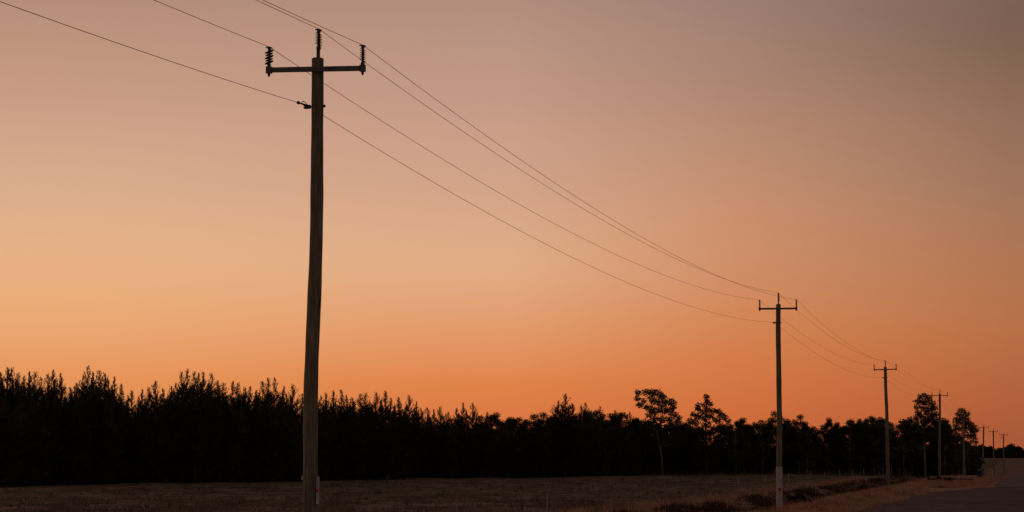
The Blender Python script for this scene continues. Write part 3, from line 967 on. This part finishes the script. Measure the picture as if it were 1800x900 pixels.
special_gum([(1667, 751, 4), (1663, 757, 4), (1670, 762, 4), (1660, 768, 5), (1668, 774, 5), (1662, 784, 6)],
            1665, 392, 'small thin gum sapling in the gap between the two tiered gum and the last gum', 46,
            [([(1665, 838), (1664, 790), (1666, 765), (1667, 752)], .06, .02)], .9)

# named gums along the right half: px, py, variant, extra distance, width, label
GUMS = [
 (1293, 738, 1, 3, .75, 'low rounded gum just right of the pointed top gum'),
 (1309, 732, 0, 2, .8, 'rounded gum midway between the pointed top gum and the second pole'),
 (1325, 740, 3, 5, .7, 'lower gum two crowns left of the second power pole'),
 (1340, 737, 5, 1, .9, 'narrow loose gum with gaps in its crown close left of the second pole'),
 (1364, 721, 1, 2, .85, 'rounded gum standing directly behind the second power pole'),
 (1381, 734, 3, 6, .75, 'gum whose shoulder shows just right of the second power pole'),
 (1404, 727, 1, 3, .8, 'dome crowned gum in the middle of the gap right of the second pole'),
 (1418, 739, 3, 1, .6, 'slender gum on the right shoulder of the dome crowned gum'),
 (1431, 748, 5, 2, .9, 'low loose gum at the dip in the treeline right of the second pole'),
 (1455, 732, 3, 2, .62, 'narrow upright gum just right of the dip in the treeline'),
 (1474, 740, 0, 5, .7, 'gum in the notch between the narrow upright gum and the broad crowned group'),
 (1493, 735, 0, 2, .85, 'left crown of the broad crowned gum group left of the third pole'),
 (1512, 734, 2, 6, .7, 'middle crown of the broad crowned gum group left of the third pole'),
 (1530, 729, 2, 3, .8, 'tallest crown of the broad crowned gum group left of the third pole'),
 (1545, 731, 0, 1, .8, 'right crown of the broad crowned gum group close to the third pole'),
 (1566, 741, 4, 4, .7, 'gum partly hidden behind the third power pole'),
 (1603, 735, 1, 6, .7, 'rounded gum filling in below and left of the two tiered gum'),
 (1659, 736, 3, 4, .7, 'gum standing close behind the fourth power pole'),
]
for px, py, v, ex, w, lab in GUMS:
    place_tree('gum', v, px, py, front(px) + ex, lab, None, w * 1.12)
for px, py, v, d_, lab in [(1598, 736, 0, 396, 'dark full crowned gum below and left of the two tiered gum'), (1614, 748, 2, 398, 'broad low gum behind the foot of the two tiered gum'), (1640, 738, 0, 396, 'dark full crowned gum between the two tiered gum and the fourth pole'), (1655, 733, 3, 399, 'dark gum whose crown shows just right of the fourth pole'), (1684, 768, 2, 476, 'low bushy gum at the left foot of the last gum'), (1704, 786, 0, 478, 'low bushy gum at the right foot of the last gum, before the open paddock')]:
    place_tree('gum', v, px, py, d_, lab, None, 1.15)
# rear rank that closes the gaps between the gums
for px in [1120, 1138, 1186, 1204, 1222, 1262, 1284, 1302, 1320, 1345, 1374, 1394, 1414, 1442, 1466, 1486, 1506, 1522, 1538, 1556, 1612, 1636, 1650, 1684, 1703]:
    py = float(np.interp(px, [1110, 1204, 1284, 1345, 1440, 1540, 1580, 1612, 1650, 1703], [737, 746, 742, 744, 753, 739, 775, 748, 750, 772])) + rnd.uniform(-2, 5)
    dd = front(px) + rnd.uniform(9, 22) if px < 1670 else 480
    place_tree('gum', rnd.choice([0, 2, 3]), px, py, dd, 'dark gum filling the rear rank of the treeline in the right half', 'rear rank of gums in the right half', 1.1)

# undergrowth: dense scrub under and behind the front trees
def leaf_mass(name, clumps, mat, seed, dens, leaf):
    rng = np.random.RandomState(seed)
    v, f = crown_from_clumps(clumps, rng, dens, leaf)
    return link_mesh(name, v, f, mat)
rg = np.random.RandomState(77)
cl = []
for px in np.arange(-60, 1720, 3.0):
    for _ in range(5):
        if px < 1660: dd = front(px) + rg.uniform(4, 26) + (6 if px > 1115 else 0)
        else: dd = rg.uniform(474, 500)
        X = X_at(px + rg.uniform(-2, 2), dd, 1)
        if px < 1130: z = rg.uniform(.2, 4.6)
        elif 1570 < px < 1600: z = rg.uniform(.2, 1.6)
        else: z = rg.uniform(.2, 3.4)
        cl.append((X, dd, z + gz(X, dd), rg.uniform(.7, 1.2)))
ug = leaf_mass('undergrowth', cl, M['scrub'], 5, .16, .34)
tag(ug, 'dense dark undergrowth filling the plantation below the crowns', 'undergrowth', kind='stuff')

# far treeline beyond the open paddock at right
rg = np.random.RandomState(78)
cl = []
for px in np.arange(1640, 1960, .8):
    for _ in range(3):
        dd = rg.uniform(1480, 1530)
        X = X_at(px, dd, 2)
        top = 785 + 3.5 * math.sin(px * .13) + 2.0 * math.sin(px * .37 + 1) - (2 if 1775 < px < 1788 else 0)
        ht = (805 - top) * dd / F
        z = rg.uniform(0, max(1.0, ht - 1.0))
        cl.append((X, dd, z + float(gzn(X, dd)), rg.uniform(.7, 1.3)))
ft = leaf_mass('far_treeline', cl, M['gum'], 6, .3, .9)
tag(ft, 'low dark wooded line on the far side of the open paddock at right', 'far woods', kind='stuff')

# ------------------------------------------------------------------ grass
def grass(name, pts, hmin, hmax, blades, w, mat, seed, label):
    rng = np.random.RandomState(seed)
    n = len(pts)
    P = np.repeat(pts, blades, 0)
    P[:, :2] += rng.normal(0, .12, (len(P), 2))
    d = rng.normal(0, .38, (len(P), 3)); d[:, 2] = 1
    hs = np.repeat(rng.uniform(hmin, hmax, n), blades) * rng.uniform(.55, 1.1, len(P))
    v = tris(P, d, hs, rng.uniform(.6, 1.2, len(P)) * w, rng)
    o = link_mesh(name, v, np.arange(len(P) * 3).reshape(-1, 3), mat)
    return tag(o, label, 'grass', kind='stuff')
M['grass_olive'] = simple_mat('olive_grass', [(.3, (.08, .066, .04)), (.5, (.17, .135, .082)), (.7, (.27, .21, .135))], .5, .9, .05)
M['grass_dry'] = simple_mat('dry_grass', [(.35, (.2, .1, .06)), (.5, (.55, .31, .2)), (.66, (.78, .5, .34))], .45, .9, .05)
M['grass_straw'] = simple_mat('straw_grass', [(.3, (.13, .09, .06)), (.5, (.26, .18, .125)), (.7, (.36, .26, .185))], .35, .9, .05)
M['grass_dark'] = simple_mat('dark_weeds', [(.3, (.035, .023, .016)), (.5, (.07, .045, .03)), (.7, (.12, .075, .05))], .7, .9, .05)
rg = np.random.RandomState(9)
def scatter(n, ulo, uhi, ylo, yhi, dens_fn=None, flat=False):
    Y = np.exp(rg.uniform(np.log(ylo), np.log(yhi), n)) if not flat else rg.uniform(ylo, yhi, n)
    if ulo is None:                     # spread over the field of view
        X = rg.uniform(-.2, .2, n) * Y
        u = X - (LS * Y - LO)
        k = u < uhi
    else:
        u = rg.uniform(ulo, uhi, n); X = LS * Y - LO + u
        k = np.ones(n, bool)
    if dens_fn is not None:
        k &= rg.uniform(0, 1, n) < dens_fn(X, Y, u)
    X, Y = X[k], Y[k]
    return np.stack([X, Y, gzn(X, Y) - .02], 1)
def patch(s1, s2, ph):
    return lambda X, Y, u: np.clip(.5 + .9 * np.sin(X * s1 + ph) * np.sin(Y * s2 + ph * 2) + .5 * np.sin(X * s1 * 2.7 + Y * s2 * .6), 0.05, 1)
grass('field_grass', scatter(52000, None, -8, 112, 390, patch(.5, .16, 1.0)), .07, .2, 4, .045, M['grass_olive'], 21, 'short olive brown grass covering the paddock')
grass('straw_grass', scatter(12000, None, -8, 112, 172, patch(.35, .12, 3.0)), .12, .36, 6, .035, M['grass_straw'], 26, 'taller straw coloured grass on the near side of the paddock')
grass('verge_grass', np.concatenate([scatter(9000, -.6, 3.4, 110, 330, patch(.9, .3, 2.0)), scatter(5000, -9.5, -5.0, 110, 330, patch(.9, .25, .5)), scatter(2600, -5.2, -.6, 115, 340, patch(.6, .13, 2.2)), scatter(1500, 3.1, 4.3, 112, 205, patch(2.0, .5, 1.0)), scatter(2600, 3.2, 7.6, 225, 345)]), .14, .42, 6, .035, M['grass_dry'], 22, 'pale dry reddish grass along the road verge')
grass('ditch_weeds', np.concatenate([scatter(6500, -5.6, -.2, 115, 345, patch(.55, .11, .3)), scatter(1500, None, -8, 112, 300, patch(.25, .07, 4.0))]), .18, .5, 7, .04, M['grass_dark'], 23, 'dark weeds growing in the roadside ditch')
# tall pale weed stalks along the foot of the gums
w_ = []
for px in np.arange(1130, 1700, .6):
    d = (front(min(px, 1640)) - rg.uniform(1, 14)) if px < 1640 else rg.uniform(355, 400)
    X = X_at(px, d, 0)
    if rg.uniform() < min(1, (px - 1100) / 300) * (.35 + .5 * math.sin(px * .07) ** 2):
        w_.append((X, d, gz(X, d) - .03))
grass('weed_stalks', np.array(w_), .35, 1.2, 5, .035, M['grass_olive'], 24, 'tall pale weed stalks at the foot of the gums')

# low dark shrubs
def shrub(px, py, wpx, hpx, label, seed, leafm='scrub'):
    d = 13750 / (py - 797)
    m = d / F
    rng = np.random.RandomState(seed)
    X = X_at(px, d, 0); z0 = gz(X, d)
    W, Hh = wpx * m / 2, hpx * m
    cl = []
    for _ in range(16):
        a = rng.uniform(0, 6.28); r = rng.uniform(0, 1) ** .5
        cl.append((math.cos(a) * r * W, math.sin(a) * r * W * .8, rng.uniform(.15, .8) * Hh * (1.05 - .6 * r), Hh * rng.uniform(.22, .38)))
    n_d = 3.0 / max(.15, Hh) ** .6
    v, f = crown_from_clumps(cl, rng, n_d, .13)
    root = empty('shrub', (X, d, z0))
    link_mesh('foliage', v, f, M['verge_scrub'], root)
    mb = MB()
    for c in cl[:9]:
        mb.tube([(0, 0, -.05), (c[0] * .5, c[1] * .5, c[2] * .45), (c[0], c[1], c[2])], [.03, .02, .008], 5, cap=False)
    mb.build('stem', M['dark_bark'], root, True)
    tag(root, label, 'shrub', 'low dark shrubs on the verge')
for i, (px, py, w, h, lab) in enumerate([
    (1243, 894, 34, 7, 'low dark shrub at the bottom edge, leftmost of those beside the fence'),
    (1278, 897, 36, 8, 'dark shrub at the bottom edge left of the white footed pole'),
    (1312, 890, 34, 7, 'dark shrub close behind the fence and left of the white footed pole'),
    (1402, 872, 26, 14, 'bushy brown shrub just right of the white footed pole'),
    (1428, 884, 40, 6, 'low spreading dark shrub in the ditch right of the white footed pole'),
    (1520, 853, 24, 9, 'small dark shrub in the ditch left of the third pole'),
    (1545, 858, 30, 5, 'very low dark shrub in the ditch right next to the third pole'),
    (1650, 848, 44, 10, 'broad dark shrub in front of the foot of the fourth pole'),
    (1690, 846, 34, 8, 'low dark shrub below the last roadside gum')]):
    shrub(px, py, w, h, lab, 500 + i)

# ------------------------------------------------------------------ wheelie bin and guide post
bd_ = 13750 / 44.0
bX = X_at(1722.5, bd_, 0)
b = empty('wheelie_bin', (bX, bd_, gz(bX, bd_)), -.25)
tag(b, 'small dark blue wheelie bin on the verge near the distant poles', 'bin')
mb = MB()
w0, w1, d0, d1 = .21, .28, .22, .33
vs = []
for z, w, dd in ((.06, w0, d0), (.85, w1, d1), (.88, w1 + .02, d1 + .02), (.9, w1 + .02, d1 + .02)):
    vs += [(-w, -dd, z), (w, -dd, z), (w, dd, z), (-w, dd, z)]
mb.v = vs
for r in range(3):
    for k in range(4):
        k2 = (k + 1) % 4
        mb.f.append((r * 4 + k, r * 4 + k2, r * 4 + 4 + k2, r * 4 + 4 + k))
mb.f.append((3, 2, 1, 0)); mb.f.append((12, 13, 14, 15))
mb.build('body', M['bin_blue'], b)
mb = MB()
mb.v = [(-.31, -.36, .905), (.31, -.36, .905), (.31, .36, .93), (-.31, .36, .93), (-.26, -.3, .96), (.26, -.3, .96), (.28, .33, .99), (-.28, .33, .99)]
mb.f = [(3, 2, 1, 0), (4, 5, 6, 7), (0, 1, 5, 4), (1, 2, 6, 5), (2, 3, 7, 6), (3, 0, 4, 7)]
lid = mb.build('lid', M['bin_blue'], b)
mb = MB(); mb.tube([(-.22, .42, .9), (.22, .42, .9)], .018, 8)
for s in (-.2, .2): mb.box((s, .38, .9), (.03, .09, .03))
mb.build('handle', M['bin_blue'], b)
for s in (-1, 1):
    mb = MB(); mb.lathe([(.02, -.025), (.1, -.025), (.1, .025), (.02, .025)], 16, Matrix.Translation((s * .25, .26, .1)) @ Matrix.Rotation(math.pi / 2, 4, 'Y'))
    mb.build('wheel', M['rubber'], b)

gd = 325.0
gX = X_at(1745.5, gd, 0)
g = empty('guide_post', (gX, gd, gz(gX, gd)), -ANG)
tag(g, 'short white roadside guide post at the verge beside the middle distant pole', 'guide post')
mb = MB()
mb.box((0, 0, .42), (.13, .035, .92)); mb.box((0, 0, .9), (.1, .03, .04))
mb.build('post', M['white_paint'], g)
mb = MB(); mb.box((0, -.021, .76), (.07, .008, .1)); mb.build('reflector', M['red_reflector'], g)
